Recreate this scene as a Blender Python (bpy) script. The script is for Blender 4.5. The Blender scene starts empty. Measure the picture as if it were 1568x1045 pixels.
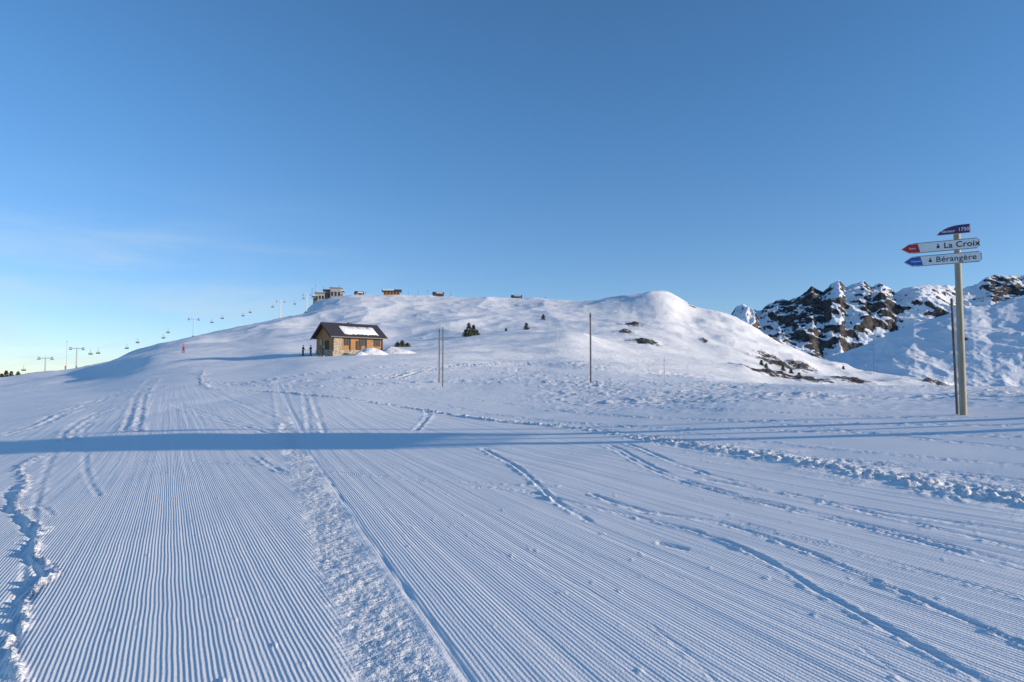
import bpy, math, random
import numpy as np
from mathutils import Vector, Matrix
random.seed(7); rng=np.random.default_rng(5)
sc=bpy.context.scene
F=1045.0; EYE=1.75; HOR=581.0
PITCH=math.atan((HOR-522.5)/F)
cp,sp=math.cos(PITCH),math.sin(PITCH)
SUN_EL=math.radians(12); SUN_AZ=math.radians(105)   # clockwise from +Y
S=Vector((math.sin(SUN_AZ)*math.cos(SUN_EL),math.cos(SUN_AZ)*math.cos(SUN_EL),math.sin(SUN_EL)))

def bearing(px,py):
    cx=(px-784)/F; cy=(522.5-py)/F
    d=(cx,cp-cy*sp,sp+cy*cp)
    return d[0]/d[1], d[2]/d[1]
def at(px,py,depth):
    a,b=bearing(px,py)
    return Vector((a*depth,depth,EYE+b*depth))

# ------------------------------------------------------------ noise
def _h(i,j,s):
    v=np.sin(i*127.1+j*311.7+s*74.7)*43758.5453
    return v-np.floor(v)
def vn(x,y,s=0):
    xi=np.floor(x);yi=np.floor(y);xf=x-xi;yf=y-yi
    u=xf*xf*(3-2*xf);v=yf*yf*(3-2*yf)
    a=_h(xi,yi,s);b=_h(xi+1,yi,s);c=_h(xi,yi+1,s);d=_h(xi+1,yi+1,s)
    return (a*(1-u)+b*u)*(1-v)+(c*(1-u)+d*u)*v
def fbm(x,y,o=4,s=0,g=0.5):
    t=0;a=1;n=0
    for k in range(o):
        t=t+a*(vn(x*2**k+13.1*k,y*2**k+7.7*k,s+k)-0.5)*2;n+=a;a*=g
    return t/n
def ridged(x,y,o=5,s=0,g=0.5):
    t=0;a=1;n=0
    for k in range(o):
        c=math.cos(0.6*k);q=math.sin(0.6*k)
        xx=(x*c-y*q)*2**k+5.3*k;yy=(x*q+y*c)*2**k+9.1*k
        v=1-np.abs(vn(xx,yy,s+k)-0.5)*2
        t=t+a*v*v;n+=a;a*=g
    return t/n

# ------------------------------------------------------------ terrain base
def plane(X): 
    return 0.045*np.clip(X,-20,20)+0.0008*np.clip(X,0,20)**2
cols={
 -900:[(35,'z',-1.9),(80,'z',-2.5),(200,'z',-6),(400,'z',-16)],
 -300:[(35,'z',-1.4),(80,'z',-1.2),(160,'z',0),(260,'z',0.5)],
 0:[(35,655),(60,620),(100,602),(160,590),(230,581)],
 60:[(35,650),(60,616),(100,598),(160,583),(240,571)],
 100:[(35,647),(60,613),(100,595),(160,580),(260,566)],
 150:[(35,645),(60,610),(100,588),(160,575),(190,562),(250,556)],
 190:[(35,642),(60,606),(100,580),(150,563),(185,546),(250,548),(330,544)],
 230:[(35,640),(60,602),(100,573),(140,546),(180,546),(300,529)],
 300:[(35,636),(60,598),(100,565),(150,541),(250,525),(340,508)],
 370:[(35,634),(60,596),(100,562),(150,541),(250,520),(370,496)],
 430:[(35,633),(60,594),(100,556),(130,543),(250,515),(400,484)],
 470:[(35,632),(60,592),(100,550),(118,544),(150,540),(300,505),(460,473),(520,461)],
 500:[(35,632),(60,590),(100,549),(118,543),(150,540),(300,503),(480,462),(540,453)],
 545:[(35,632),(60,590),(100,548),(118,542),(150,536),(300,500),(480,456),(550,447)],
 600:[(35,632),(60,592),(100,550),(118,541),(150,530),(250,518),(400,478),(560,448)],
 700:[(35,632),(60,592),(100,555),(140,530),(200,518),(260,505),(420,472),(560,451)],
 800:[(35,630),(50,602),(60,589),(90,566),(130,540),(180,512),(260,503),(420,472),(560,454)],
 870:[(35,628),(50,599),(60,587),(90,565),(130,540),(180,507),(230,512),(320,490),(460,466),(560,460)],
 930:[(35,625),(50,596),(60,586),(90,568),(130,548),(200,525),(350,485),(480,452)],
 975:[(35,621),(50,595),(60,586),(90,572),(130,556),(200,532),(350,485),(460,445)],
 1000:[(35,620),(50,594),(60,586),(90,574),(130,560),(200,535),(350,485),(450,437)],
 1028:[(35,618),(50,594),(60,586),(90,576),(130,564),(200,540),(350,490),(450,440)],
 1055:[(35,616),(50,594),(60,587),(90,578),(130,568),(200,545),(350,503),(440,468)],
 1110:[(35,610),(50,594),(60,588),(90,584),(130,578),(200,555),(350,507),(430,475)],
 1140:[(35,608),(50,593),(60,588),(75,587),(100,590),(130,582),(200,560),(350,513),(420,487)],
 1180:[(35,606),(50,592),(65,588),(100,596),(150,588),(220,566),(340,530),(390,517)],
 1250:[(35,605),(50,591),(65,589),(100,600),(150,592),(250,575),(330,557),(360,552)],
 1330:[(35,604),(50,592),(65,590),(100,606),(150,600),(250,584),(330,575)],
 1440:[(35,603),(50,593),(65,592),(100,612),(200,602),(300,590)],
 1568:[(35,602),(50,594),(65,594),(100,618),(300,625)],
 2100:[(35,'z',1.6),(65,'z',1.4),(100,'z',-3),(300,'z',-20)],
}
th_in=np.radians(np.arange(-42,42.01,0.09))
th_l=np.radians(np.arange(-180,-42.3,1.5)); th_r=np.radians(np.concatenate([np.arange(43.2,180,1.5),[180.0]]))
TH=np.concatenate([th_l,th_in,th_r])
def logsp(a,b,q): 
    n=int(math.log(b/a)/q); return list(a*np.exp(np.linspace(0,math.log(b/a),n,endpoint=False)))
R=np.array([0.02]+list(np.linspace(0.4,2.9,8))+logsp(3.1,45,0.0075)+logsp(45,700,0.011)+logsp(700,7500,0.07)+[7500.0])
def prof(theta,lst):
    c=math.cos(theta); tc=math.tan(theta); px=784+F*tc
    rr=[0,18/c];zz=[0,0]
    for e in lst:
        d=e[0]
        z=e[2] if e[1]=='z' else EYE+bearing(px,e[1])[1]*d
        rr.append(d/c);zz.append(z-float(plane(d*tc)))
    dl=lst[-1][0]; zl=zz[-1]+float(plane(dl*tc)); 
    for dd,dz in ((dl*1.06,-1.5),(dl*1.3,-22),(dl*2.2,-110)):
        rr.append(dd/c);zz.append(zl+dz-float(plane(dd*tc)))
    rr.append(3000/c);zz.append(-170-float(plane(3000*tc)))
    rr.append(7500/c);zz.append(-200-float(plane(7500*tc)))
    return np.interp(R,rr,zz)
cth=[-math.pi];cz=[np.interp(R,[0,40,120,400,2000],[0,-1,-6,-30,-170])]
for px,l in cols.items():
    t=math.atan((px-784)/F); cth.append(t);cz.append(prof(t,l))
cth.append(math.pi);cz.append(cz[0])
cth=np.array(cth);cz=np.array(cz)
Z=np.empty((len(TH),len(R)))
for j in range(len(R)): Z[:,j]=np.interp(TH,cth,cz[:,j])
def blur(A,sig,ax):
    n=int(sig*3);k=np.exp(-0.5*(np.arange(-n,n+1)/sig)**2);k/=k.sum()
    P=np.pad(A,[(n,n) if a==ax else (0,0) for a in (0,1)],mode='edge');out=np.zeros_like(A)
    for i,w in enumerate(k):
        out+=w*(P[i:i+A.shape[0],:] if ax==0 else P[:,i:i+A.shape[1]])
    return out
Z=blur(Z,8,0);Z=blur(Z,4.5,1)
X=np.sin(TH)[:,None]*R[None,:];Y=np.cos(TH)[:,None]*R[None,:];RR=np.broadcast_to(R[None,:],X.shape)
Z=Z+plane(X)
def sst(a,b,x):
    t=np.clip((x-a)/(b-a),0,1);return t*t*(3-2*t)
far=sst(25,160,RR)
Z+=fbm(X/42,Y/42,4,3)*1.5*sst(60,260,RR)*(1-0.5*sst(500,900,RR))
Z+=fbm(X/11,Y/11,3,9)*0.40*far
Z+=fbm(X/5,Y/5,3,19)*0.10*sst(20,60,RR)
Z+=fbm(X/3.1,Y/3.1,3,29)*0.03*sst(3,10,RR)
Z+=(ridged(X/46,Y/62,4,43)-0.45)*3.0*sst(170,330,RR)
Z+=(ridged(X/60,Y/60,4,41)-0.45)*5.0*sst(180,320,RR)*sst(0.12,0.3,np.sin(TH))[:,None]
Z+=(ridged(X/30,Y/16,3,143)-0.5)*1.1*sst(60,110,RR)*sst(-0.22,0.0,np.sin(TH))[:,None]*(1-sst(190,300,RR))
def H(x,y):
    x=np.asarray(x,float);y=np.asarray(y,float)
    t=np.arctan2(x,y);r=np.hypot(x,y)
    ti=np.interp(t,TH,np.arange(len(TH)));ri=np.interp(r,R,np.arange(len(R)))
    a=np.clip(ti.astype(int),0,len(TH)-2);b=np.clip(ri.astype(int),0,len(R)-2);u=ti-a;v=ri-b
    return Z0[a,b]*(1-u)*(1-v)+Z0[a+1,b]*u*(1-v)+Z0[a,b+1]*(1-u)*v+Z0[a+1,b+1]*u*v
Z0=Z.copy()
_T=np.exp(np.linspace(math.log(2.5),math.log(600),1500))
def ground(px,py):
    a,b=bearing(px,py);zr=EYE+b*_T;h=H(a*_T,_T);k=np.argmax(zr<h)
    if zr[k]>=h[k]: k=len(_T)-1
    return (a*_T[k],_T[k])
def hz(x,y): return float(H(x,y))

# ------------------------------------------------------------ tracks in the snow
rough=np.zeros_like(Z)
rs=int(np.searchsorted(R,110)); ti0=len(th_l); ti1=ti0+len(th_in)
sX=X[ti0:ti1,:rs];sY=Y[ti0:ti1,:rs];dZ=np.zeros_like(sX);dR=np.zeros_like(sX)
nclump=fbm(sX*9,sY*9,3,77); ncl2=vn(sX*2.2,sY*2.2,70)
def dist_line(pts,reach):
    D=np.full(sX.shape,99.0);SG=np.zeros(sX.shape)
    for (x0,y0),(x1,y1) in zip(pts[:-1],pts[1:]):
        m=(sX>min(x0,x1)-reach)&(sX<max(x0,x1)+reach)&(sY>min(y0,y1)-reach)&(sY<max(y0,y1)+reach)
        if not m.any(): continue
        px_=sX[m];py_=sY[m];dx=x1-x0;dy=y1-y0;L=dx*dx+dy*dy+1e-9
        t=np.clip(((px_-x0)*dx+(py_-y0)*dy)/L,0,1)
        d=np.hypot(px_-x0-t*dx,py_-y0-t*dy);s=np.sign((px_-x0)*dy-(py_-y0)*dx)
        o=D[m];k=d<o;o[k]=d[k];D[m]=o;q=SG[m];q[k]=s[k];SG[m]=q
    return D,SG
def dens(pts,step=0.5,jit=0.0):
    out=[];n=len(pts)
    for i in range(n-1):
        p0=pts[max(i-1,0)];p1=pts[i];p2=pts[i+1];p3=pts[min(i+2,n-1)]
        k=max(2,min(12,int(math.hypot(p2[0]-p1[0],p2[1]-p1[1])/step)))
        for j in range(k):
            t=j/k
            f=lambda a,b,c,d:0.5*((2*b)+(-a+c)*t+(2*a-5*b+4*c-d)*t*t+(-a+3*b-3*c+d)*t**3)
            out.append((f(p0[0],p1[0],p2[0],p3[0])+random.gauss(0,jit),f(p0[1],p1[1],p2[1],p3[1])+random.gauss(0,jit)))
    out.append(pts[-1]);return out
def track(pp,w=0.05,dep=0.03,berm=0.02,rg=0.0,jit=0.01,pair=0.0):
    global dZ,dR
    g=[ground(*p) for p in pp]
    P=dens(g,0.6,jit)
    for off in ([0] if not pair else [-pair/2,pair/2]):
        Q=P
        if off:
            Q=[]
            for i,(x,y) in enumerate(P):
                a=P[max(i-1,0)];b=P[min(i+1,len(P)-1)];l=math.hypot(b[0]-a[0],b[1]-a[1])+1e-9
                Q.append((x+(b[1]-a[1])/l*off,y-(b[0]-a[0])/l*off))
        D,SG=dist_line(Q,w*4+0.15)
        W=np.maximum(w*0.5,0.0034*np.hypot(sX,sY))
        k=0.36
        dZ=dZ-k*dep*np.exp(-(D/W)**2)*(0.2+1.3*ncl2)+k*berm*np.exp(-((D-1.7*W)/(0.8*W))**2)*np.clip(0.2+1.0*ncl2+1.6*nclump,0,3)*np.where(SG>0,1.0,0.5)
        if rg: dR=np.maximum(dR,rg*np.exp(-(D/(W*2.2))**2))
def ridge(pp,w,h,rg=1.0,jit=0.03):
    global dZ,dR
    P=dens([ground(*p) for p in pp],0.5,jit);D,SG=dist_line(P,w*3+0.2)
    W=np.maximum(w,0.005*np.hypot(sX,sY))*(0.4+1.2*ncl2)
    e=np.exp(-(D/W)**2)
    dZ=dZ+h*e*(0.15+1.6*np.clip(nclump+0.25,0,1)*1.4)
    dR=np.maximum(dR,rg*np.exp(-(D/(W*1.3))**2))
T1=[(310,568),(318,594),(400,599),(520,609),(640,627),(760,645),(860,653),(950,666),(1040,680),(1150,696),(1300,722),(1400,742),(1568,772),(1700,800)]
ridge(T1[:7],0.20,0.06)
ridge(T1[6:],0.30,0.024,0.7)
ridge([(1000,672),(1200,702),(1400,735),(1568,764)],0.5,0.016,0.7)
ridge([(-20,1090),(20,1010),(48,955),(42,920),(75,880),(55,850),(62,812),(28,775),(40,745),(30,715),(60,700)],0.036,0.04,0.7,0.04)
track([(-40,1080),(5,1010),(30,955),(22,920),(52,880),(36,850),(40,812),(8,775),(20,745)],0.05,0.07,0.0,0.2,0.03)
A0=ground(612,1040)
aR=math.atan((408-784)/F); aL=math.atan((262-784)/F)
uR=lambda x,y:x*math.cos(aR)-y*math.sin(aR)
uL=lambda x,y:x*math.cos(aL)-y*math.sin(aL)
u0=uR(*A0)
sr=np.hypot(sX,sY)
US=uR(sX,sY)-u0+0.03*fbm(sX*1.5,sY*1.5,2,31)
strip=np.exp(-(np.abs(US)/0.27)**4)*sst(44,28,sr)
dZ+=strip*(0.013*np.clip(fbm(sX*13,sY*13,3,88),-0.5,1))
dR=np.maximum(dR,strip*0.75)
dZ+=-0.009*np.exp(-((US-0.36)/0.035)**2)*(0.5+ncl2)
dZ+=-0.015*np.exp(-((US-0.5)/0.1)**2)*sst(16,26,sr)*sst(75,50,sr)+0.012*np.exp(-((US+0.3)/0.12)**2)*sst(16,26,sr)*sst(75,50,sr)
tk=[
 ([(740,688),(790,714),(845,762),(905,800)],0.06,0.04,0.04,0.4,0.01,0.0),
 ([(730,746),(800,752),(850,764)],0.05,0.02,0.03,0.5,0.01,0),
 ([(850,764),(930,782),(1060,812),(1160,850),(1250,905),(1400,985),(1540,1060)],0.06,0.05,0.03,0.1,0.006,0),
 ([(905,757),(990,785),(1100,800),(1250,850),(1400,915),(1600,1000)],0.05,0.04,0.03,0.3,0.006,0),
 ([(930,682),(1010,722),(1100,752),(1300,800),(1600,880)],0.05,0.035,0.025,0.1,0.004,0.12),
 ([(960,680),(1080,725),(1250,765),(1600,850)],0.05,0.035,0.03,0.1,0.004,0),
 ([(1100,792),(1300,845),(1600,925)],0.04,0.03,0.02,0.1,0.004,0),
 ([(1080,735),(1300,775),(1600,822)],0.04,0.03,0.02,0.2,0.004,0),
 ([(1010,832),(1050,842)],0.06,0.06,0.01,0,0.0,0),
 ([(170,706),(300,707),(430,716),(640,734),(850,744)],0.04,0.03,0.04,0.2,0.006,0),
 ([(395,700),(430,722),(470,726)],0.04,0.03,0.05,0.5,0.02,0),
 ([(636,660),(655,638),(652,628)],0.06,0.04,0.05,0.5,0.01,0),
 ([(100,676),(115,655),(160,630),(200,620)],0.08,0.04,0.05,0.6,0.02,0.4),
 ([(0,668),(60,650),(110,628),(190,600)],0.12,0.05,0.07,0.5,0.05,0.6),
 ([(200,662),(208,630),(218,600),(235,580)],0.12,0.06,0.08,0.6,0.03,0.5),
 ([(270,620),(330,640),(420,664)],0.08,0.04,0.03,0.2,0.01,0.3),
 ([(330,600),(420,640),(430,662)],0.08,0.03,0.03,0.2,0.01,0),
 ([(470,600),(480,640),(485,664)],0.1,0.04,0.03,0.2,0.01,0.5),
 ([(560,600),(640,612),(800,640),(1000,655),(1300,662),(1600,668)],0.07,0.06,0.05,0.1,0.01,0.3),
 ([(600,595),(800,622),(1000,640),(1300,648),(1600,652)],0.08,0.06,0.05,0.2,0.01,0.3),
 ([(870,645),(1100,668),(1300,690),(1600,715)],0.06,0.05,0.04,0.2,0.01,0),
 ([(900,655),(1100,685),(1300,705),(1600,742)],0.05,0.05,0.03,0.1,0.01,0.2),
 ([(1000,640),(1200,650),(1600,690)],0.06,0.06,0.04,0.1,0.01,0),
 ([(700,612),(900,618),(1200,632),(1500,640)],0.1,0.06,0.04,0.2,0.02,0.3),
 ([(150,760),(130,700),(150,640),(250,590)],0.05,0.03,0.02,0.1,0.004,0),
 ([(30,900),(80,700),(140,650)],0.04,0.02,0.02,0.3,0.01,0),
 ([(620,800),(800,860),(1000,960),(1100,1050)],0.03,0.010,0.008,0,0.003,0),
 ([(900,850),(1200,930),(1400,1050)],0.03,0.010,0.008,0,0.003,0),
 ([(20,790),(60,775),(80,790)],0.04,0.03,0.04,0.5,0.02,0),
 ([(350,590),(500,570),(620,560)],0.2,0.16,0.14,0.3,0.05,0.8),
 ([(420,585),(600,575),(800,545)],0.2,0.16,0.14,0.3,0.05,0.8),
 ([(600,580),(700,560),(900,552)],0.25,0.2,0.2,0.5,0.05,0.8),
 ([(330,585),(480,592),(620,586),(760,580)],0.2,0.14,0.12,0.4,0.05,0.8),
]
for t in tk: track(*t)
lump=np.clip(fbm(sX*8,sY*8,2,55)-0.70,0,1)
dZ+=lump*0.05*sst(60,20,sr)
churn=sst(-2,8,sX)*sst(22,42,sr)+0.5*sst(-30,0,sX)*sst(40,60,sr)
churn=np.clip(churn,0,1)*np.clip(0.15+1.3*vn(sX/5,sY/9,66)*vn(sX/2,sY/3,67)*1.6,0,1)
dZ+=churn*fbm(sX*1.3,sY*1.3,3,91)*0.09
dZ+=churn*np.clip(fbm(sX*3,sY*3,2,92),0,1)*0.13
dR=np.maximum(dR,churn*0.75)
g1=np.array([ground(*p) for p in T1]);o=np.argsort(g1[:,0])
y1=np.interp(sX,g1[o,0],g1[o,1])
above=sst(-0.2,0.8,sY-y1)*sst(-12,-6,sX)
Z[ti0:ti1,:rs]+=dZ
rough[ti0:ti1,:rs]=dR
rough[:,rs:]=0.4*sst(0.0,0.2,np.sin(TH))[:,None]+0.35
left=(uR(X,Y)-u0)<0
gu=np.where(left,uL(X,Y),uR(X,Y))
gm=np.zeros_like(Z)
gsub=(1-0.8*above)*(1-np.clip(dR*1.2,0,1))*np.where(US<-0.25,1.0,np.where(US<0.34,0.0,0.6))
gm[ti0:ti1,:rs]=gsub*sst(34,12,sr)*(0.6+0.7*vn(sX/1.7,sY/3.5,99))
gm2=np.zeros_like(Z);gm2[ti0:ti1,:rs]=(1-above)*(1-np.clip(dR,0,1))*sst(100,50,sr)
rock=np.zeros_like(Z)
def rockpatch(px,py,a,b,k=1.0):
    global rock
    x,y=ground(px,py)
    if y>560: return
    ang=math.atan2(x,y);c,s=math.cos(ang),math.sin(ang)
    dx=(X-x);dy=(Y-y);l=dx*c-dy*s;q=dx*s+dy*c
    rock=np.maximum(rock,k*np.exp(-((l/a)**2+(q/b)**2)))
for p in [(968,497,5,10,.98),(958,510,4,8,.88),(985,526,5.5,10,1.0),(1143,488,5,13,1.05),(1135,480,4,12,1),(1150,495,4,10,.9),(1195,560,9,11,1.03),(1165,572,9,10,1.05),(1205,576,9,10,1.12),(1225,562,7,10,1.02),(1150,568,6,8,.95),(1180,548,6,9,.92),(1240,583,7,9,.95),(1425,586,8,9,1.05),(1300,583,7,8,1),(1060,470,3,8,.85),(1080,523,2,5,.85),(640,520,2,3,.9)]:
    rockpatch(*p)
Z+=rock*(fbm(X/3,Y/3,3,5)*1.8+0.6)

def sheet(name,X,Y,Z,attrs,mat,wrap=False):
    n0,n1=Z.shape
    co=np.stack([X,Y,Z],-1).reshape(-1,3).astype(np.float32)
    i=np.arange(n0-1)[:,None];j=np.arange(n1-1)[None,:]
    a=(i*n1+j);f=np.stack([a,a+1,a+n1+1,a+n1],-1).reshape(-1,4)[:, ::-1]
    me=bpy.data.meshes.new(name);me.vertices.add(len(co));me.vertices.foreach_set('co',co.ravel())
    me.loops.add(f.size);me.loops.foreach_set('vertex_index',f.ravel().astype(np.int32))
    me.polygons.add(len(f));me.polygons.foreach_set('loop_start',np.arange(0,f.size,4,dtype=np.int32))
    me.polygons.foreach_set('loop_total',np.full(len(f),4,np.int32))
    me.polygons.foreach_set('use_smooth',np.ones(len(f),bool))
    me.update(calc_edges=True)
    for k,v in attrs.items():
        at_=me.attributes.new(k,'FLOAT','POINT');at_.data.foreach_set('value',v.reshape(-1).astype(np.float32))
    me.materials.append(mat)
    ob=bpy.data.objects.new(name,me);sc.collection.objects.link(ob)
    if me.polygons[len(f)//2].normal.z<0: me.flip_normals()
    return ob

# ------------------------------------------------------------ materials
def nm(name):
    m=bpy.data.materials.new(name);m.use_nodes=True;nt=m.node_tree;b=nt.nodes['Principled BSDF'];return m,nt,b
def N(nt,t,**k):
    n=nt.nodes.new(t)
    for a,b in k.items(): setattr(n,a,b)
    return n
def math_(nt,op,a,b=None,c=None):
    n=nt.nodes.new('ShaderNodeMath');n.operation=op
    for i,v in enumerate((a,b,c)):
        if v is None: continue
        if isinstance(v,(int,float)): n.inputs[i].default_value=v
        else: nt.links.new(v,n.inputs[i])
    return n.outputs[0]
def noise(nt,vec,scale,detail=3,rough=0.5,dist=0):
    n=nt.nodes.new('ShaderNodeTexNoise');n.inputs['Scale'].default_value=scale;n.inputs['Detail'].default_value=detail
    n.inputs['Roughness'].default_value=rough;n.inputs['Distortion'].default_value=dist
    if vec is not None: nt.links.new(vec,n.inputs['Vector'])
    return n.outputs['Fac']
def maprange(nt,v,a,b,c=0,d=1,smooth=True):
    n=nt.nodes.new('ShaderNodeMapRange');n.interpolation_type='SMOOTHSTEP' if smooth else 'LINEAR'
    for i,q in enumerate((a,b,c,d)): n.inputs[i+1].default_value=q
    nt.links.new(v,n.inputs[0]);return n.outputs[0]
def attr(nt,name):
    n=nt.nodes.new('ShaderNodeAttribute');n.attribute_name=name;return n.outputs['Fac']
def mixc(nt,f,c1,c2,mode='MIX'):
    n=nt.nodes.new('ShaderNodeMix');n.data_type='RGBA';n.blend_type=mode
    for i,v in ((0,f),(6,c1),(7,c2)):
        if isinstance(v,(tuple,list)): n.inputs[i].default_value=(*v,1)
        elif isinstance(v,(int,float)): n.inputs[i].default_value=v
        else: nt.links.new(v,n.inputs[i])
    return n.outputs[2]
SNOW=(0.92,0.90,0.885)
def snow_mat():
    m,nt,b=nm('groomed_snow');L=nt.links
    pos=N(nt,'ShaderNodeNewGeometry').outputs['Position']
    u=attr(nt,'gu');g=attr(nt,'gm');g2=attr(nt,'gm2');r=attr(nt,'rough');rk=attr(nt,'rock')
    zn=lambda v:math_(nt,'SUBTRACT',v,0.5)   # zero-mean so masks never leave steps
    wob=math_(nt,'MULTIPLY',noise(nt,pos,1.3,2),0.02)
    uu=math_(nt,'ADD',u,wob)
    s=math_(nt,'SINE',math_(nt,'MULTIPLY',uu,2*math.pi/0.033))
    s=math_(nt,'MULTIPLY',s,math_(nt,'ADD',0.0,math_(nt,'MULTIPLY',noise(nt,pos,25,3),1.65)))
    hg=math_(nt,'MULTIPLY',math_(nt,'MULTIPLY',s,g),0.0033)
    cv=N(nt,'ShaderNodeCombineXYZ');L.new(uu,cv.inputs[0])
    sepp=N(nt,'ShaderNodeSeparateXYZ');L.new(pos,sepp.inputs[0]);L.new(math_(nt,'MULTIPLY',sepp.outputs[1],0.012),cv.inputs[1])
    h2=math_(nt,'MULTIPLY',math_(nt,'MULTIPLY',zn(noise(nt,cv.outputs[0],3.6,4,0.65)),g2),0.04)
    h3=math_(nt,'MULTIPLY',zn(noise(nt,pos,11,4,0.6)),math_(nt,'MULTIPLY',r,0.085))
    h4=math_(nt,'MULTIPLY',zn(noise(nt,pos,70,3)),math_(nt,'ADD',0.0034,math_(nt,'MULTIPLY',r,0.005)))
    h5=math_(nt,'MULTIPLY',zn(noise(nt,pos,1.1,5,0.65)),math_(nt,'MULTIPLY',r,0.26))
    h6=math_(nt,'MULTIPLY',zn(noise(nt,pos,0.22,4,0.6)),math_(nt,'MULTIPLY',r,0.5))
    hh=math_(nt,'ADD',math_(nt,'ADD',math_(nt,'ADD',hg,h2),math_(nt,'ADD',h3,h4)),math_(nt,'ADD',h5,h6))
    n1=noise(nt,pos,0.55,6,0.75)
    rf=maprange(nt,math_(nt,'ADD',rk,math_(nt,'MULTIPLY',n1,3.0)),2.08,2.16)
    n2=noise(nt,pos,1.4,4,0.7)
    hh=math_(nt,'ADD',hh,math_(nt,'MULTIPLY',math_(nt,'MULTIPLY',n2,rf),0.8))
    bp=N(nt,'ShaderNodeBump');bp.inputs['Strength'].default_value=1;bp.inputs['Distance'].default_value=1
    L.new(hh,bp.inputs['Height']);L.new(bp.outputs[0],b.inputs['Normal'])
    rc=mixc(nt,maprange(nt,n2,0.35,0.65),(0.035,0.032,0.028),(0.15,0.12,0.095))
    L.new(mixc(nt,rf,SNOW,rc),b.inputs['Base Color'])
    b.inputs['Roughness'].default_value=0.65;b.inputs['Specular IOR Level'].default_value=0.25
    return m
def mountain_mat():
    m,nt,b=nm('mountain_snow_rock');L=nt.links
    gm_=N(nt,'ShaderNodeNewGeometry');pos=gm_.outputs['Position']
    sx=N(nt,'ShaderNodeSeparateXYZ');L.new(gm_.outputs['Normal'],sx.inputs[0]);nz=sx.outputs[2]
    n1=noise(nt,pos,0.012,7,0.68);n2=noise(nt,pos,0.05,5,0.7)
    bias=attr(nt,'bias')
    v=math_(nt,'ADD',math_(nt,'ADD',nz,math_(nt,'MULTIPLY',n1,0.85)),math_(nt,'MULTIPLY',n2,0.45))
    v=math_(nt,'SUBTRACT',v,bias)
    f=maprange(nt,v,1.30,1.36)
    rc=mixc(nt,maprange(nt,n2,0.35,0.65),(0.03,0.03,0.035),(0.13,0.112,0.098))
    L.new(mixc(nt,f,rc,(0.88,0.88,0.89)),b.inputs['Base Color'])
    bp=N(nt,'ShaderNodeBump');bp.inputs['Distance'].default_value=1
    hh=math_(nt,'MULTIPLY',n2,math_(nt,'ADD',8.0,math_(nt,'MULTIPLY',f,-5.5)))
    L.new(hh,bp.inputs['Height']);L.new(bp.outputs[0],b.inputs['Normal'])
    b.inputs['Roughness'].default_value=0.8;b.inputs['Specular IOR Level'].default_value=0.15
    return m
def simple(name,c,rough=0.6,metal=0,var=0.25,scale=6,stretch=(1,1,1),bump=0.0):
    m,nt,b=nm(name);L=nt.links
    tc=N(nt,'ShaderNodeTexCoord');mp=N(nt,'ShaderNodeMapping');mp.inputs['Scale'].default_value=stretch
    L.new(tc.outputs['Object'],mp.inputs[0]);n=noise(nt,mp.outputs[0],scale,4,0.6)
    f=maprange(nt,n,0.3,0.7)
    L.new(mixc(nt,f,tuple(v*(1-var) for v in c),tuple(min(1,v*(1+var)) for v in c)),b.inputs['Base Color'])
    b.inputs['Roughness'].default_value=rough;b.inputs['Metallic'].default_value=metal
    if bump:
        bp=N(nt,'ShaderNodeBump');bp.inputs['Distance'].default_value=bump;L.new(n,bp.inputs['Height']);L.new(bp.outputs[0],b.inputs['Normal'])
    return m
M={}
M['snow']=snow_mat()
M['mount']=mountain_mat()
M['psnow']=simple('loose_snow',(0.88,0.88,0.88),0.7,0,0.03,3,bump=0.1)
M['wood']=simple('larch_boards',(0.36,0.17,0.05),0.7,0,0.35,3,(0.6,0.6,9))
M['wood2']=simple('shingle_boards',(0.27,0.18,0.10),0.8,0,0.35,3,(1,1,9))
M['dwood']=simple('dark_beams',(0.07,0.045,0.03),0.8,0,0.3,4)
M['roof']=simple('dark_metal_roof',(0.05,0.042,0.045),0.5,0,0.2,3,(8,1,1))
M['stone']=simple('stone_wall',(0.36,0.30,0.22),0.9,0,0.4,2.5,bump=0.1)
M['concrete']=simple('pale_render',(0.40,0.37,0.33),0.85,0,0.2,1.2)
M['glass']=simple('window_glass',(0.03,0.035,0.045),0.12,0,0.1)
M['steel']=simple('galvanised_steel',(0.38,0.39,0.41),0.45,0.3,0.12)
M['dsteel']=simple('dark_steel',(0.06,0.06,0.065),0.5,0.2,0.2)
M['post']=simple('weathered_post',(0.34,0.29,0.20),0.65,0,0.18,4,(6,6,0.5),bump=0.004)
M['pole']=simple('pole_grey_wood',(0.15,0.135,0.12),0.8,0,0.25,5)
M['white']=simple('white_sign_paint',(0.80,0.80,0.78),0.45,0,0.04)
M['red']=simple('red_sign_paint',(0.45,0.02,0.03),0.45,0,0.08)
M['blue']=simple('blue_sign_paint',(0.02,0.10,0.42),0.45,0,0.08)
M['purple']=simple('purple_sign_paint',(0.07,0.03,0.13),0.45,0,0.08)
M['black']=simple('black_lettering',(0.012,0.012,0.015),0.5)
M['needles']=simple('pine_needles',(0.045,0.055,0.028),0.85,0,0.5,3)
M['bark']=simple('bark',(0.09,0.06,0.04),0.9)
M['skin']=simple('skin',(0.5,0.30,0.21),0.6,0,0.05)
M['jdark']=simple('dark_jacket',(0.02,0.022,0.03),0.8)
M['jred']=simple('red_jacket',(0.6,0.03,0.02),0.8)
M['jblue']=simple('blue_jacket',(0.04,0.08,0.20),0.8)
M['plastic']=simple('helmet',(0.04,0.04,0.05),0.3)

sheet('snowy_ground',X,Y,Z,dict(gu=gu,gm=gm,gm2=gm2,rough=rough,rock=rock),M['snow'])

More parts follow.
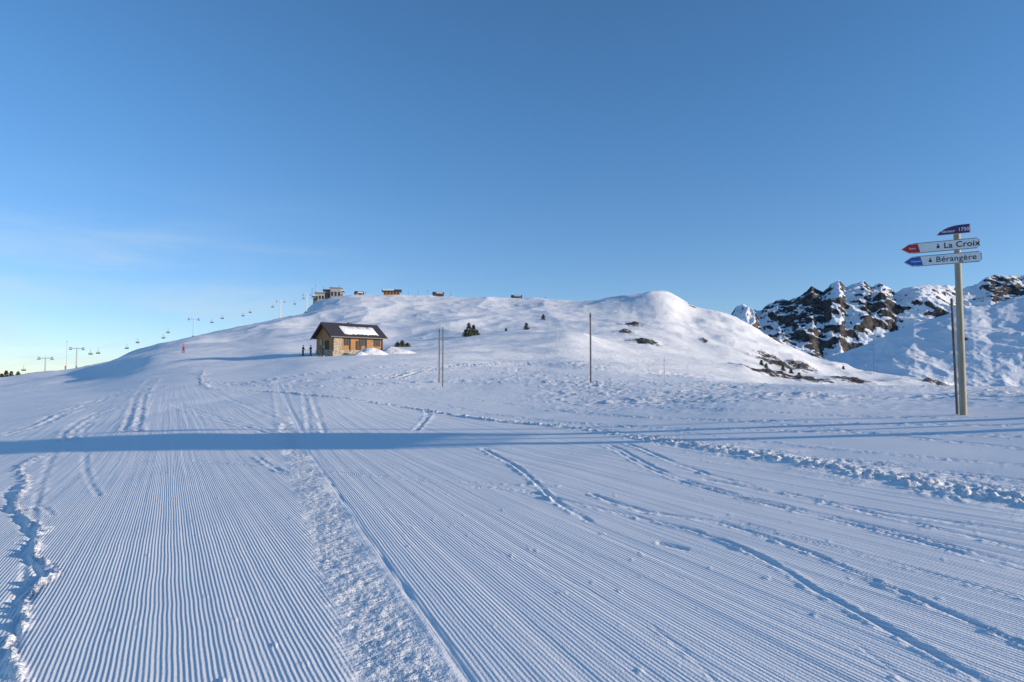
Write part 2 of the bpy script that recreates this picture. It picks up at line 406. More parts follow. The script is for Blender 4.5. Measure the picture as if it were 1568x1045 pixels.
# ------------------------------------------------------------ mountains
def mountain(name,sky,d0,z0,dr,amp,ns,seed,ncol,nrow,dback,biasf,t0,t1,jag=8):
    tt=np.linspace(t0,t1,ncol);spx=[p[0] for p in sky]
    zr=np.interp(784+F*tt,spx,[EYE+bearing(p[0],p[1])[1]*dr for p in sky])
    s=np.concatenate([np.linspace(0,1,int(nrow*0.75),endpoint=False),np.linspace(1,1.0+(dback-dr)/(dr-d0),nrow-int(nrow*0.75))])
    D=d0+s*(dr-d0)
    mx=tt[:,None]*D[None,:];my=np.broadcast_to(D[None,:],mx.shape)
    ss=np.broadcast_to(s[None,:],mx.shape)
    f=np.where(ss<1,ss**1.15,np.maximum(0,1-(ss-1)*1.6))
    z=z0+(zr[:,None]-z0)*f
    w=np.clip(np.sin(np.pi*np.clip(ss,0,1)),0,1)**0.6+0.12
    wx=mx+fbm(mx/ns,my/ns,3,seed+50)*ns*0.35;wy=my+fbm(mx/ns,my/ns,3,seed+60)*ns*0.35
    z=z+amp*w*(ridged(wx/ns,wy/(ns*1.3),6,seed)-0.5)+jag*(ridged(mx/(ns*0.2),my/(ns*0.2),4,seed+9)-0.5)
    sheet(name,mx,my,z,dict(bias=biasf(784+F*tt[:,None]+0*my,ss)),M['mount'])
far_sky=[(900,560),(1040,540),(1100,500),(1125,476),(1140,470),(1150,474),(1165,478),(1180,468),(1192,461),(1210,460),(1228,450),(1246,440),(1262,447),(1275,434),(1288,427),(1298,436),(1310,433),(1325,431),(1338,441),(1352,434),(1362,438),(1375,447),(1400,440),(1440,437),(1470,443),(1500,437),(1520,424),(1545,420),(1568,421),(1650,410),(1800,430),(2200,450)]
mid_sky=[(900,640),(1150,600),(1230,556),(1290,540),(1340,524),(1370,508),(1400,494),(1425,489),(1450,483),(1490,470),(1520,466),(1545,458),(1568,452),(1650,430),(1800,400),(2200,380)]
mountain('rocky_mountain_range',far_sky,1900,-120,3000,180,420,11,760,300,3900,
   lambda p,s:0.29*np.exp(-((p-1225)/62)**2)+0.17*np.exp(-((p-1345)/30)**2)*(s>0.65)-0.14+0.05*(s>0.85)+0.22*np.exp(-((p-1540)/45)**2)*(s>0.7),0.15,1.3,24)
mountain('snowy_ridge',mid_sky,850,-75,1350,24,260,23,620,240,1800,
   lambda p,s:-0.15+0.26*np.exp(-((p-1400)/22)**2)*(s>0.45)+0.20*np.exp(-((p-1480)/14)**2)*(s>0.6),0.25,1.3,5)

# ------------------------------------------------------------ mesh builder
class MB:
    def __init__(s): s.v=[];s.f=[];s.m=[];s.ms=[]
    def mi(s,n):
        if n not in s.ms: s.ms.append(n)
        return s.ms.index(n)
    def add(s,vs,fs,mat):
        o=len(s.v);s.v+=[tuple(v) for v in vs];k=s.mi(mat)
        for f in fs: s.f.append([o+i for i in f]);s.m.append(k)
    def box(s,c,d,mat,rz=0):
        hx,hy,hz_=d[0]/2,d[1]/2,d[2]/2;vs=[]
        for x,y,z in ((-1,-1,-1),(1,-1,-1),(1,1,-1),(-1,1,-1),(-1,-1,1),(1,-1,1),(1,1,1),(-1,1,1)):
            a,b=x*hx,y*hy;vs.append((c[0]+a*math.cos(rz)-b*math.sin(rz),c[1]+a*math.sin(rz)+b*math.cos(rz),c[2]+z*hz_))
        s.add(vs,[(0,3,2,1),(4,5,6,7),(0,1,5,4),(1,2,6,5),(2,3,7,6),(3,0,4,7)],mat)
    def tube(s,p,q,r0,r1,mat,n=8):
        p=Vector(p);q=Vector(q);d=(q-p).normalized();a=d.orthogonal().normalized();b=d.cross(a);vs=[]
        for c,r in ((p,r0),(q,r1)):
            for i in range(n):
                t=2*math.pi*i/n;vs.append(c+a*(r*math.cos(t))+b*(r*math.sin(t)))
        fs=[(i,(i+1)%n,n+(i+1)%n,n+i) for i in range(n)]+[tuple(range(n))[::-1],tuple(range(n,2*n))]
        s.add(vs,fs,mat)
    def prism(s,poly,axis_pts,mat):
        n=len(poly);o=Vector(axis_pts);vs=[Vector(p) for p in poly]+[Vector(p)+o for p in poly]
        s.add(vs,[tuple(range(n))[::-1],tuple(range(n,2*n))]+[(i,(i+1)%n,n+(i+1)%n,n+i) for i in range(n)],mat)
    def obj(s,name,loc=(0,0,0),rz=0,parent=None,smooth=False):
        me=bpy.data.meshes.new(name);me.from_pydata(s.v,[],s.f)
        for n in s.ms: me.materials.append(M[n])
        me.polygons.foreach_set('material_index',s.m)
        if smooth: me.polygons.foreach_set('use_smooth',[True]*len(s.f))
        import bmesh
        bm=bmesh.new();bm.from_mesh(me);bmesh.ops.recalc_face_normals(bm,faces=bm.faces);bm.to_mesh(me);bm.free()
        ob=bpy.data.objects.new(name,me);sc.collection.objects.link(ob);ob.location=loc;ob.rotation_euler=(0,0,rz)
        if parent: ob.parent=parent
        return ob
def empty(name,loc,rz=0):
    e=bpy.data.objects.new(name,None);sc.collection.objects.link(e);e.location=loc;e.rotation_euler=(0,0,rz);e.empty_display_size=0.3;return e

# ------------------------------------------------------------ hut
def gable_house(name,loc,rz,L,W,he,hr,ov=0.6,wall='wood',snow=True,windows=3,door=True,stone=True,base=1.2):
    e=empty(name,loc,rz)
    b=MB();hx,hy=L/2,W/2
    prof=[(-hx,-hy,-base),(-hx,hy,-base),(-hx,hy,he),(-hx,0,hr),(-hx,-hy,he)]
    b.prism(prof,(L,0,0),wall);b.obj('walls',parent=e)
    if stone:
        b=MB();b.box((0,-hy-0.03,-base/2+0.25),(L+0.12,0.14,base+0.5),'stone');b.box((-hx-0.03,0.02,-base/2+0.25),(0.14,W+0.05,base+0.5),'stone')
        b.box((-hx+0.8,-hy-0.035,he/2-0.1),(1.5,0.17,he-0.3),'stone');b.obj('stone_base',parent=e)
    b=MB();t=0.16;sl=(hr-he)/hy
    for sg in (-1,1):
        yo=sg*(hy+ov);zo=he-ov*sl
        b.prism([(-hx-ov,0,hr+0.05),(-hx-ov,yo,zo+0.05),(-hx-ov,yo,zo+0.05+t),(-hx-ov,0,hr+0.05+t)],(L+2*ov,0,0),'roof')
        b.prism([(-hx-ov-0.04,0,hr-0.2),(-hx-ov-0.04,yo,zo-0.2),(-hx-ov-0.04,yo,zo+0.04),(-hx-ov-0.04,0,hr+0.04)],(0.06,0,0),'dwood')
    b.obj('roof',parent=e)
    if snow:
        b=MB();zf=lambda y:hr+0.05+t+sl*y
        a0,a1=-0.55*hx,0.84*hx;y0,y1=-1.0,-(hy+ov)*0.82
        n=26;vs=[];fs=[]
        for i in range(n+1):
            x=a0+(a1-a0)*i/n
            for j,yy in enumerate((y0,y0-0.15,(y0+y1)/2,y1+0.2,y1)):
                yj=yy+random.uniform(-0.14,0.14)*(j in(0,4))
                h=0.02 if j in (0,4) or i in (0,n) else 0.13
                vs.append((x+random.uniform(-.05,.05),yj,zf(yj)+h))
        for i in range(n):
            for j in range(4): fs.append((i*5+j,(i+1)*5+j,(i+1)*5+j+1,i*5+j+1))
        b.add(vs,fs,'psnow');b.obj('roof_snow',parent=e,smooth=True)
    b=MB();g=MB()
    if windows:
        st=-hx+2.6
        for i in range(windows):
            x=st+(L-3.6)*i/max(1,windows-1) if windows>1 else 0
            zc=he*0.62;w,h=0.95,0.95
            g.box((x,-hy-0.02,zc),(w,0.06,h),'glass')
            for dx,dz,ww,hh in ((0,h/2+0.05,w+0.24,0.1),(0,-h/2-0.05,w+0.24,0.1),(-w/2-0.06,0,0.12,h),(w/2+0.06,0,0.12,h),(0,0,0.05,h)):
                b.box((x+dx,-hy-0.045,zc+dz),(ww,0.1,hh),'dwood')
        g.obj('windows',parent=e)
    if door:
        b.box((-hx-0.045,-0.9,1.0),(0.1,1.3,2.1),'dwood');b.box((-hx-0.05,1.3,he*0.62),(0.06,0.9,0.9),'glass')
        b.box((hx*0.02,-hy-0.05,1.02),(1.0,0.09,2.04),'dwood')
    for x in (-hx,-hx*0.33,hx*0.33,hx): b.box((x,-hy-0.06,he/2+0.1),(0.16,0.16,he-0.2),'dwood')
    for k in range(int(he/0.22)):
        b.box((0.8,-hy-0.008,0.3+0.22*k),(L-1.7,0.02,0.015),'dwood')
    b.obj('frames_and_doors',parent=e)
    return e
hx_,hy_=at(535,542,118)[:2]
hz0=hz(hx_,hy_)-0.1
hut=gable_house('wooden_hut',(hx_,hy_,hz0),math.radians(41),9.2,6.2,2.95,5.0,0.75)
b=MB();b.box((0.5,1.1,4.9),(0.5,0.5,0.9),'stone');b.box((0.5,1.1,5.4),(0.66,0.66,0.1),'dwood');b.obj('chimney',parent=hut)
def drift(px,depth,a,bb,h,seed):
    x0=at(px,540,depth)[0];y0=depth;n=28
    xs=np.linspace(-1,1,n)[:,None]*a+0*np.zeros((1,n));ys=np.linspace(-1,1,n)[None,:]*bb+0*xs
    rr=np.hypot(xs/a,ys/bb);z=H(x0+xs,y0+ys)-0.25+(h+0.25)*np.clip(1-rr**2,0,1)*(1+0.3*fbm(xs+seed,ys,3,seed))
    sheet('snow_drift',x0+xs,y0+ys,z,dict(gu=xs*0,gm=xs*0,gm2=xs*0,rough=xs*0+0.6,rock=xs*0),M['snow'])
drift(568,113,3.2,2.0,1.0,4);drift(604,118,4.5,2.5,0.9,8);drift(552,111,1.6,1.2,0.5,2)

# ------------------------------------------------------------ summit buildings
def blocks(name,px,depth,spec,rz=0.15,lift=0.0):
    x,y=at(px,450,depth)[:2];e=empty(name,(x,y,hz(x,y)+lift),rz)
    for i,(cx,cy,w,d,z0,h,mat,rf) in enumerate(spec):
        b=MB();b.box((cx,cy,z0+h/2),(w,d,h),mat)
        if rf: 
            b.box((cx,cy,z0+h+0.2),(w+1.4,d+1.4,0.4),'roof');b.box((cx+0.2,cy,z0+h+0.55),(w+0.8,d+0.8,0.3),'psnow')
        nw=max(1,int(w/2.2))
        for k in range(nw):
            b.box((cx-w/2+(k+0.5)*w/nw,cy-d/2-0.03,z0+h*0.6),(w/nw*0.6,0.1,h*0.28),'glass')
            b.box((cx-w/2+(k+0.5)*w/nw,cy-d/2-0.05,z0+h*0.6-h*0.17),(w/nw*0.7,0.14,0.12),'dwood')
        b.obj('block_%d'%(i+1),parent=e)
    return e
s=blocks('summit_lift_station',503,535,[(-6,0,7,7,-4,8.5,'concrete',True),(0,2,7,8,-3,10,'wood2',True),(6,-1,8,7,-3,11.5,'concrete',True),(9.6,0,4,6,-2,8.0,'stone',True),(-9.5,-1,3.5,5,-4,5.5,'wood2',True)],lift=0.4)
b=MB()
b.tube((-10,1,0),(-10,1,15.5),0.3,0.17,'steel');b.tube((-11,1,11),(-9,1,11),0.1,0.1,'steel');b.tube((-12.5,0,0),(-12.5,0,9),0.18,0.12,'dsteel')
b.tube((-4,0,4),(-4,0,10.5),0.18,0.1,'dsteel');b.tube((2,0,5),(2,0,11),0.12,0.08,'dsteel');b.tube((8,0,6),(8,0,12),0.15,0.1,'dsteel')
b.obj('masts',parent=s)
s=blocks('mountain_restaurant',600,555,[(0,0,13,7,-1,4.2,'wood',False),(-3,0,5,6,-1,5,'dwood',False)],lift=0.8)
b=MB();b.prism([(-8,-5,3.0),(-8,5,3.0),(-8,5,3.4),(-8,0,5.0),(-8,-5,3.4)],(16,0,0),'roof');b.prism([(-7.4,-4.6,3.5),(-7.4,0,5.05),(-7.4,0,5.25),(-7.4,-4.6,3.75)],(9,0,0),'psnow');b.obj('roof',parent=s)
gable_house('ski_patrol_cabin',(*at(550,450,545)[:2],hz(*at(550,450,545)[:2])-0.3),0.5,6,5,2.5,4,0.5,'wood2',True,1,False,False)
gable_house('summit_cabin',(*at(671,450,558)[:2],hz(*at(671,450,558)[:2])),0.3,8,5,2.4,3.8,0.5,'dwood',True,1,False,False)
gable_house('summit_cabin',(*at(791,450,556)[:2],hz(*at(791,450,556)[:2])),0.1,8,4.5,2.2,3.4,0.5,'dwood',True,1,False,False)
for px in (560,625,640,655,690,835,880):
    x,y=at(px,450,545)[:2];b=MB();h=random.uniform(2.6,4.2)
    b.tube((0,0,-0.5),(0,0,h),0.13,0.1,'dsteel',6);b.box((0.2,0,h-0.4),(0.6,0.06,0.5),'dsteel');b.obj('piste_marker',(x,y,hz(x,y)))

# ------------------------------------------------------------ chairlift
lp=[(-60,592,566,262),(12,583,558,262),(70,568,549,268),(118,556,534,275),(207,545,520,300),(297,511,489,330),(375,497,474,360),(430,486,462,385),(470,475,452,430)]
tops=[]
for px,pb,pt,d in lp:
    a=at(px,pt,d);tops.append(a)
    if px in (12,207,375,-60): continue
    g=hz(a.x,a.y)-0.5;h=max(4,a.z-g)
    b=MB();b.tube((0,0,0),(0,0,h),0.28,0.18,'steel',10);b.box((0,0,0.6),(1.1,1.1,0.8),'stone')
    b.box((0,0,h+0.05),(4.6,0.22,0.28),'steel',0.5)
    for sg in (-1,1):
        cx,cy=sg*2.2*math.cos(0.5),sg*2.2*math.sin(0.5)
        b.box((cx,cy,h-0.25),(0.2,1.8,0.2),'steel',0.2);b.box((cx,cy,h+0.35),(0.6,0.9,0.3),'steel',0.2)
        for k in (-0.8,-0.27,0.27,0.8): b.tube((cx-0.08,cy+k,h-0.42),(cx+0.08,cy+k,h-0.42),0.15,0.15,'dsteel',8)
    b.tube((0,0,h),(0,0,h+1.2),0.08,0.06,'steel',6)
    b.obj('chairlift_pylon',(a.x,a.y,g))
cab=MB();path=[]
for off in (-2.2,2.2):
    pl=[]
    for i in range(len(tops)-1):
        for k in range(8):
            t=k/8;p=tops[i].lerp(tops[i+1],t);pl.append(Vector((p.x+off*0.8,p.y+off*0.5,p.z-0.5-2.2*t*(1-t))))
    pl.append(Vector((tops[-1].x+off*.8,tops[-1].y+off*.5,tops[-1].z-0.5)))
    for p,q in zip(pl[:-1],pl[1:]): cab.tube(p,q,0.018,0.018,'steel',4)
    path.append(pl)
cab.obj('chairlift_cable')
def chair(p):
    b=MB();b.tube((0,0,0),(0,0.1,-1.5),0.05,0.05,'dsteel',5)
    b.tube((-0.7,0.1,-1.5),(0.7,0.1,-1.5),0.045,0.045,'dsteel',5)
    for x in (-0.7,0.7): b.tube((x,0.1,-1.5),(x,0,-2.2),0.04,0.04,'dsteel',5)
    b.box((0,-0.1,-2.2),(1.4,0.45,0.08),'pole');b.box((0,0.16,-1.92),(1.4,0.08,0.45),'pole')
    b.tube((-0.65,-0.4,-1.95),(0.65,-0.4,-1.95),0.03,0.03,'dsteel',5)
    b.obj('chairlift_chair',p,0.4)
for px in (38,135,152,195,207,247,259,322,343,370,383,418,450,464):
    pl=path[random.randint(0,1)];best=min(pl,key=lambda p:abs(784+F*p.x/p.y-px))
    chair((best.x,best.y,best.z))
b=MB();a=at(103,522,300);g=hz(a.x,a.y);b.tube((0,0,-1),(0,0,a.z-g),0.12,0.07,'steel',6);b.box((0,0,a.z-g-0.5),(0.5,0.1,0.3),'steel');b.obj('weather_mast',(a.x,a.y,g))

# ------------------------------------------------------------ piste poles
def pole(px,py0,py1,d,r,mat,name='piste_pole',collar=True):
    a=at(px,py0,d);g=hz(a.x,a.y);h=a.z-g
    b=MB();b.tube((0,0,-0.4),(0,0,h),r*1.1,r,mat,10);b.tube((0,0,h),(0,0,h+0.04),r*1.15,r*0.6,mat,10)
    if collar: b.tube((0,0,h-0.35),(0,0,h-0.15),r*1.25,r*1.25,'dsteel',10);b.tube((-r*2,0,0.9),(r*2,0,0.9),0.012,0.012,'dsteel',6)
    b.obj(name,(a.x,a.y,g))
pole(904,480,585,60,0.075,'pole')
pole(673,504,575,64,0.055,'pole');pole(678.5,502,582,60,0.05,'pole')
pole(853,497,540,130,0.045,'steel');pole(1017,548,588,62,0.022,'steel');pole(1337,527,575,300,0.08,'pole')

# ------------------------------------------------------------ trail signpost
D0=20.0;bx,by=at(1475,630,D0)[:2];gz=hz(bx,by)-0.1
sg=empty('trail_signpost',(bx,by,gz),-math.radians(33))
zz=lambda py:EYE+bearing(1465,py)[1]*D0-gz
b=MB();b.tube((0,0,-0.5),(0,0,zz(353)),0.098,0.088,'post',20);b.tube((0,0,zz(353)),(0,0,zz(353)+0.02),0.09,0.07,'dsteel',20)
b.obj('post',parent=sg,smooth=False)
b=MB();b.tube((-0.14,0.35,-0.5),(-0.19,0.35,zz(455)),0.042,0.038,'pole',10);b.obj('rear_stake',parent=sg)
def board(nm_,zc,h,x0,x1,arrow,txt,ts,tx,accent,toff=0.003):
    y=-0.125;t=0.035;b=MB();r=h/2;tip=0.30
    pts=[(x0,y,zc),(x0+tip*0.75,y,zc-r),(x1-0.05,y,zc-r),(x1,y,zc-r+0.05),(x1,y,zc+r-0.05),(x1-0.05,y,zc+r),(x0+tip*0.75,y,zc+r)]
    b.prism(pts,(0,t,0),'white')
    k=0.030
    pts2=[(x0+k*1.2,y-0.003,zc),(x0+tip*0.75+k*.3,y-0.003,zc-r+k),(x0+0.52,y-0.003,zc-r+k),(x0+0.46,y-0.003,zc+r-k),(x0+tip*0.75+k*.3,y-0.003,zc+r-k)]
    b.prism(pts2,(0,0.002,0),accent)
    for z_ in (zc-r+0.012,zc+r-0.012): b.box(((x0+tip+x1)/2-0.01,y-0.003,z_),(x1-x0-tip-0.10,0.004,0.012),'black')
    b.box((x1-0.012,y-0.003,zc),(0.012,0.004,h-0.12),'black')
    px_=tx-0.14
    b.box((px_,y-0.003,zc-0.02),(0.07,0.004,0.07),'black');b.tube((px_,y-0.001,zc+0.045),(px_,y-0.005,zc+0.045),0.022,0.022,'black',10)
    b.box((0,-0.07,zc),(0.22,0.09,0.07),'dsteel')
    b.obj(nm_,parent=sg)
    def text(s_,size,x,z,mat,nn,off=0.003,sp_=1.0):
        c=bpy.data.curves.new(nn,'FONT');c.body=s_;c.size=size;c.extrude=0.001;c.offset=off;c.align_y='CENTER';c.space_character=sp_;c.materials.append(M[mat])
        o=bpy.data.objects.new(nn,c);sc.collection.objects.link(o);o.parent=sg;o.location=(x,y-0.005,z);o.rotation_euler=(math.pi/2,0,0)
    text(txt,ts,tx,zc,'black',nm_+'_lettering',toff,1.06)
    text(arrow,0.07,x0+0.22,zc,'white',nm_+'_piste_name',0.001)
    return text
dx=-0.10
tf=board('upper_arrow_board',zz(376),0.315,-1.36+dx,0.64+dx,'Tétras','La Croix',0.235,-0.24+dx,'red')
board('lower_arrow_board',zz(396.5),0.315,-1.30+dx,0.68+dx,'Chamois','Bérangère',0.23,-0.45+dx,'blue',0.0015)
zc=zz(354);y=-0.125
b=MB();arc=[(-0.52,y,zc-0.11),(0.34,y,zc-0.11),(0.34,y,zc+0.16)]
for i in range(9):
    t=i/8;arc.append((0.24-0.72*t,y,zc+0.16-0.20*t**3.0))
b.prism(arc,(0,0.035,0),'white')
c0=Vector((-0.05,y,zc+0.02));b.prism([c0+(Vector(p)-c0)*0.93+Vector((0,-0.003,0)) for p in arc],(0,0.002,0),'purple')
b.box((0,-0.07,zc),(0.18,0.09,0.06),'dsteel');b.obj('sector_board',parent=sg)
tf('Secteur',0.11,-0.38,zc-0.01,'white','sector_lettering',0.001);tf('1750',0.14,0.03,zc+0.01,'white','sector_number',0.002)

# ------------------------------------------------------------ unseen board added outside the frame (right), shaped to cast the shadow band
bdx,bdy=23.5,13.7;g=hz(bdx,bdy)
caster=empty('added_shadow_board',(bdx,bdy,g),SUN_AZ*-1+math.pi)
b=MB()
for x in (-1.4,1.4): b.tube((x,0,-0.5),(x,0,4.4),0.30,0.28,'post',14)
b.tube((0,0,-0.5),(0,0,4.4),0.1,0.1,'post',14)
b.box((0,-0.08,4.15),(4.2,0.08,0.14),'dwood');b.obj('posts',parent=caster)
b=MB();b.box((0,-0.2,6.15),(4.3,0.12,3.5),'white');b.box((0,-0.262,6.15),(4.0,0.01,3.2),'blue')
b.prism([(-2.4,-0.6,7.9),(2.4,-0.6,7.9),(2.4,0,8.5),(-2.4,0,8.5)],(0,0.1,0.1),'roof')
b.obj('panel_and_roof',parent=caster)

# ------------------------------------------------------------ conifers
def conifer(name,px,depth,h,w,seed):
    rnd=random.Random(seed);x,y=at(px,520,depth)[:2];g=hz(x,y)-0.2
    b=MB();b.tube((0,0,0),(0,0,h*0.95),0.05*h*0.5+0.03,0.02,'bark',8)
    n=int(26+h*5)
    for k in range(n):
        z=h*(0.06+0.9*k/n);rad=w*(1-(z/h))**0.75*(0.6+0.6*rnd.random())+0.08
        for a_ in range(5):
            a=rnd.random()*6.283;tip=Vector((math.cos(a)*rad,math.sin(a)*rad,z-0.12*rad+rnd.uniform(-.1,.15)))
            if a_==0: b.tube((0,0,z),tip,0.025,0.008,'bark',4)
            for q in range(9):
                t=rnd.uniform(0.2,1.0);c=Vector((0,0,z)).lerp(tip,t)+Vector((rnd.gauss(0,.1),rnd.gauss(0,.1),rnd.gauss(0,.07)))
                s_=rnd.uniform(0.10,0.22)*(h/4)**0.5
                u=Vector((rnd.gauss(0,1),rnd.gauss(0,1),rnd.gauss(0,.5))).normalized()*s_;v=Vector((rnd.gauss(0,1),rnd.gauss(0,1),rnd.gauss(0,.6))).normalized()*s_*0.6
                b.add([c-u,c+v,c+u,c-v],[(0,1,2,3)],'needles' if rnd.random()>0.04 else 'psnow')
    b.obj(name,(x,y,g))
conifer('mountain_pine',718,200,4.3,1.5,1);conifer('mountain_pine',725,203,3.6,1.6,2);conifer('mountain_pine',713,204,2.3,1.5,3);conifer('mountain_pine',730,207,1.9,1.5,5)
conifer('mountain_pine',806,240,3.2,1.5,4)
conifer('mountain_pine',609,150,1.3,1.2,7);conifer('mountain_pine',616,152,1.7,1.4,8);conifer('mountain_pine',624,153,1.2,1.2,9)
for i,(px,d,h) in enumerate([(5,236,2.8),(12,236,3.6),(20,236,3.0),(30,237,2.4),(832,320,2.8),(775,235,1.2),(1290,310,1.8),(1165,210,1.8),(1172,206,1.5),(1210,205,1.6),(1198,212,1.9),(1222,200,1.3)]):
    conifer('mountain_pine',px,d,h,h*0.5,20+i)

# ------------------------------------------------------------ people
def skier(name,px,depth,face,jacket,pants,pose='stand',poles=True):
    x,y=at(px,540,depth)[:2];g=hz(x,y)+0.02;e=empty(name,(x,y,g),face)
    def skin(nm_,pts,edges,mat):
        me=bpy.data.meshes.new(nm_);me.from_pydata([p[:3] for p in pts],edges,[]);me.materials.append(M[mat])
        o=bpy.data.objects.new(nm_,me);sc.collection.objects.link(o);o.parent=e
        md=o.modifiers.new('skin','SKIN');md.use_smooth_shade=True
        for i,p in enumerate(pts): me.skin_vertices[0].data[i].radius=(p[3],p[3] if len(p)<5 else p[4]);me.skin_vertices[0].data[i].use_root=(i==0)
        o.modifiers.new('sub','SUBSURF').levels=1;o.modifiers['sub'].render_levels=1
    k=0.0 if pose=='stand' else 0.14
    lean=0.03 if pose=='stand' else 0.2
    legs=[(0,0,0.92,0.15,0.12),(0.10,0,0.86,0.10),(0.12,-k-0.02,0.50,0.078),(0.13,0.02,0.12,0.06),(-0.10,0,0.86,0.10),(-0.12,-k-0.02,0.50,0.078),(-0.13,0.02,0.12,0.06)]
    skin('trousers',legs,[(0,1),(1,2),(2,3),(0,4),(4,5),(5,6)],pants)
    s_=-lean
    tor=[(0,0,0.94,0.155,0.12),(0,s_*.5,1.18,0.16,0.12),(0,s_,1.42,0.17,0.12),(0,s_,1.53,0.07),(0.19,s_,1.42,0.075),(0.27,s_-0.02,1.16,0.058),(0.25,s_-0.24,1.02,0.045),(-0.19,s_,1.42,0.075),(-0.27,s_-0.02,1.16,0.058),(-0.25,s_-0.24,1.02,0.045)]
    skin('jacket',tor,[(0,1),(1,2),(2,3),(2,4),(4,5),(5,6),(2,7),(7,8),(8,9)],jacket)
    for sgn,nn in ((1,'glove_right'),(-1,'glove_left')):
        hx0=(sgn*0.25,s_-0.26,1.01);P=[(hx0[0],hx0[1],hx0[2],0.035),(hx0[0],hx0[1]-0.07,hx0[2],0.04)];E=[(0,1)]
        for f in range(4):
            zf=hx0[2]+0.03-0.02*f;i0=len(P);P.append((hx0[0]-sgn*0.02,hx0[1]-0.12,zf,0.011));P.append((hx0[0]-sgn*0.05,hx0[1]-0.11,zf,0.010));E+=[(1,i0),(i0,i0+1)]
        P.append((hx0[0]-sgn*0.05,hx0[1]-0.05,hx0[2]+0.035,0.012));E.append((0,len(P)-1))
        skin(nn,P,E,'jdark')
    b=MB();n1,n2=14,10;vs=[];fs=[]
    hc=Vector((0,s_-0.02,1.665))
    for i in range(n2+1):
        ph=math.pi*i/n2
        for j in range(n1):
            a=2*math.pi*j/n1;r=math.sin(ph);wx=0.078*(1-0.18*(i>6))
            vs.append(hc+Vector((wx*r*math.cos(a),0.097*r*math.sin(a),0.118*math.cos(ph))))
    for i in range(n2):
        for j in range(n1): fs.append((i*n1+j,i*n1+(j+1)%n1,(i+1)*n1+(j+1)%n1,(i+1)*n1+j))
    b.add(vs,fs,'skin')
    b.tube(hc+Vector((0,-0.09,0.01)),hc+Vector((0,-0.122,-0.022)),0.010,0.016,'skin',6)
    b.box(hc+Vector((0,-0.092,-0.052)),(0.045,0.012,0.010),'red')
    for q in (-1,1): b.tube(hc+Vector((q*0.07,0,0)),hc+Vector((q*0.088,0.01,0)),0.024,0.018,'skin',8)
    b.obj('head',parent=e,smooth=True)
    b=MB();vs=[];fs=[];m_=6
    for i in range(m_+1):
        ph=math.pi*0.56*i/m_
        for j in range(n1):
            a=2*math.pi*j/n1;vs.append(hc+Vector((0.102*math.sin(ph)*math.cos(a),0.012+0.118*math.sin(ph)*math.sin(a),0.02+0.128*math.cos(ph))))
    for i in range(m_):
        for j in range(n1): fs.append((i*n1+j,i*n1+(j+1)%n1,(i+1)*n1+(j+1)%n1,(i+1)*n1+j))
    b.add(vs,fs,'plastic');b.box(hc+Vector((0,-0.095,0.03)),(0.13,0.05,0.055),'black');b.obj('helmet_and_goggles',parent=e,smooth=False)
    b=MB()
    for q in (-1,1):
        b.box((q*0.13,-0.02,0.10),(0.11,0.30,0.16),'plastic');b.box((q*0.13,-0.03,0.02),(0.085,1.65,0.02),'jdark')
        b.prism([(q*0.13-.042,-0.85,0.012),(q*0.13+.042,-0.85,0.012),(q*0.13+.03,-1.0,0.08),(q*0.13-.03,-1.0,0.08)],(0,0,0.015),'jdark')
        if poles: b.tube((q*0.25,s_-0.34,1.08),(q*0.34,s_-0.25,0.0),0.010,0.008,'dsteel',6);b.tube((q*0.335,s_-0.255,0.07),(q*0.336,s_-0.254,0.08),0.04,0.04,'dsteel',8)
    b.obj('skis_boots_and_poles',parent=e)
skier('skier',281,150,0.4,'jred','jdark','ski')
skier('skier',464,116,1.2,'jdark','jdark');skier('skier',476,115,-0.6,'jdark','jblue');skier('skier',495,112,2.4,'jblue','jdark')
skier('skier',101,255,0.9,'jred','jdark','ski')

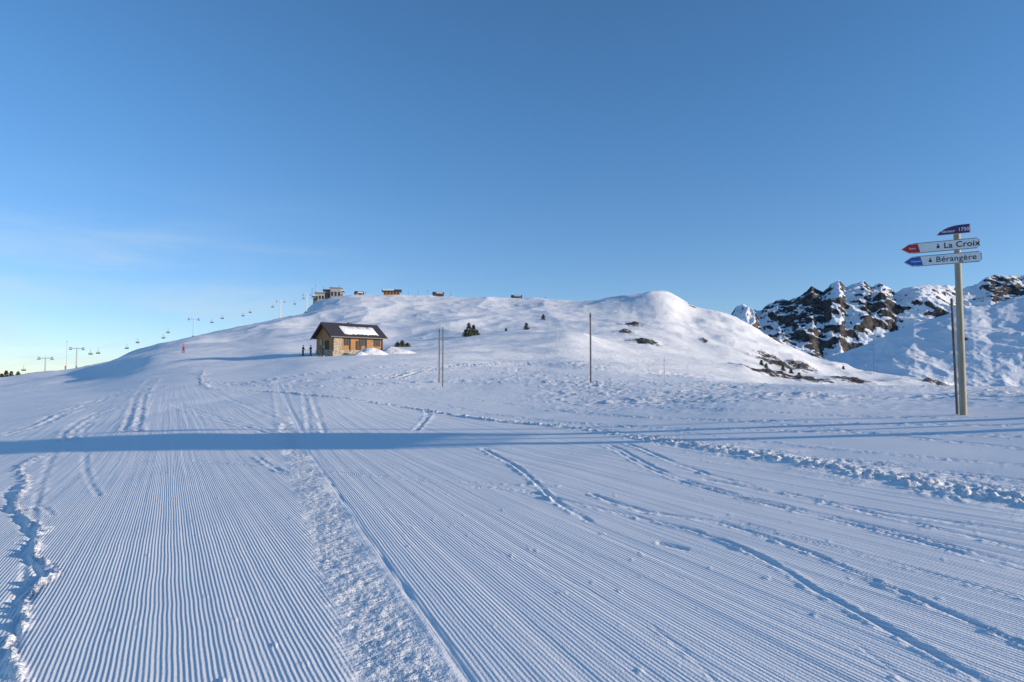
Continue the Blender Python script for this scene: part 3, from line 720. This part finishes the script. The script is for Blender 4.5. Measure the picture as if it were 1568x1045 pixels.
# ------------------------------------------------------------ sky, sun, camera
w=bpy.data.worlds.new('World');sc.world=w;w.use_nodes=True;nt=w.node_tree
bg=nt.nodes['Background'];sk=nt.nodes.new('ShaderNodeTexSky');sk.sky_type='NISHITA';sk.sun_disc=False
sk.sun_elevation=SUN_EL;sk.sun_rotation=SUN_AZ;sk.altitude=1800;sk.air_density=1.0;sk.dust_density=0.1;sk.ozone_density=3.0
tc=nt.nodes.new('ShaderNodeTexCoord');sx=nt.nodes.new('ShaderNodeSeparateXYZ');nt.links.new(tc.outputs['Generated'],sx.inputs[0])
el=maprange(nt,sx.outputs[2],0.0,0.42)
tint=mixc(nt,el,(1.05,1.08,1.20),(0.90,1.26,1.42))
c=mixc(nt,1.0,sk.outputs[0],tint,'MULTIPLY')
mp=nt.nodes.new('ShaderNodeMapping');mp.inputs['Scale'].default_value=(1.5,1.5,9);nt.links.new(tc.outputs['Generated'],mp.inputs[0])
cn=noise(nt,mp.outputs[0],2.4,5,0.55,0.4)
cm=maprange(nt,cn,0.38,0.72,0,0.55)
cm=math_(nt,'MULTIPLY',cm,maprange(nt,sx.outputs[0],-0.05,-0.5))
cm=math_(nt,'MULTIPLY',cm,maprange(nt,sx.outputs[2],0.28,0.05))
c=mixc(nt,cm,c,(4.4,5.2,5.6))
nt.links.new(c,bg.inputs[0]);bg.inputs[1].default_value=0.14
sl=bpy.data.lights.new('sun','SUN');sl.energy=5.0;sl.angle=math.radians(0.8);sl.color=(1.0,0.87,0.71)
so=bpy.data.objects.new('sun',sl);sc.collection.objects.link(so);so.rotation_euler=S.to_track_quat('Z','Y').to_euler()
cam=bpy.data.cameras.new('camera');cam.lens=24;cam.sensor_width=36;cam.clip_end=20000;cam.clip_start=0.1
co=bpy.data.objects.new('camera',cam);sc.collection.objects.link(co);co.location=(0,0,EYE);co.rotation_euler=(math.pi/2+PITCH,0,0)
sc.camera=co
sc.view_settings.view_transform='Standard';sc.view_settings.look='None';sc.view_settings.exposure=0
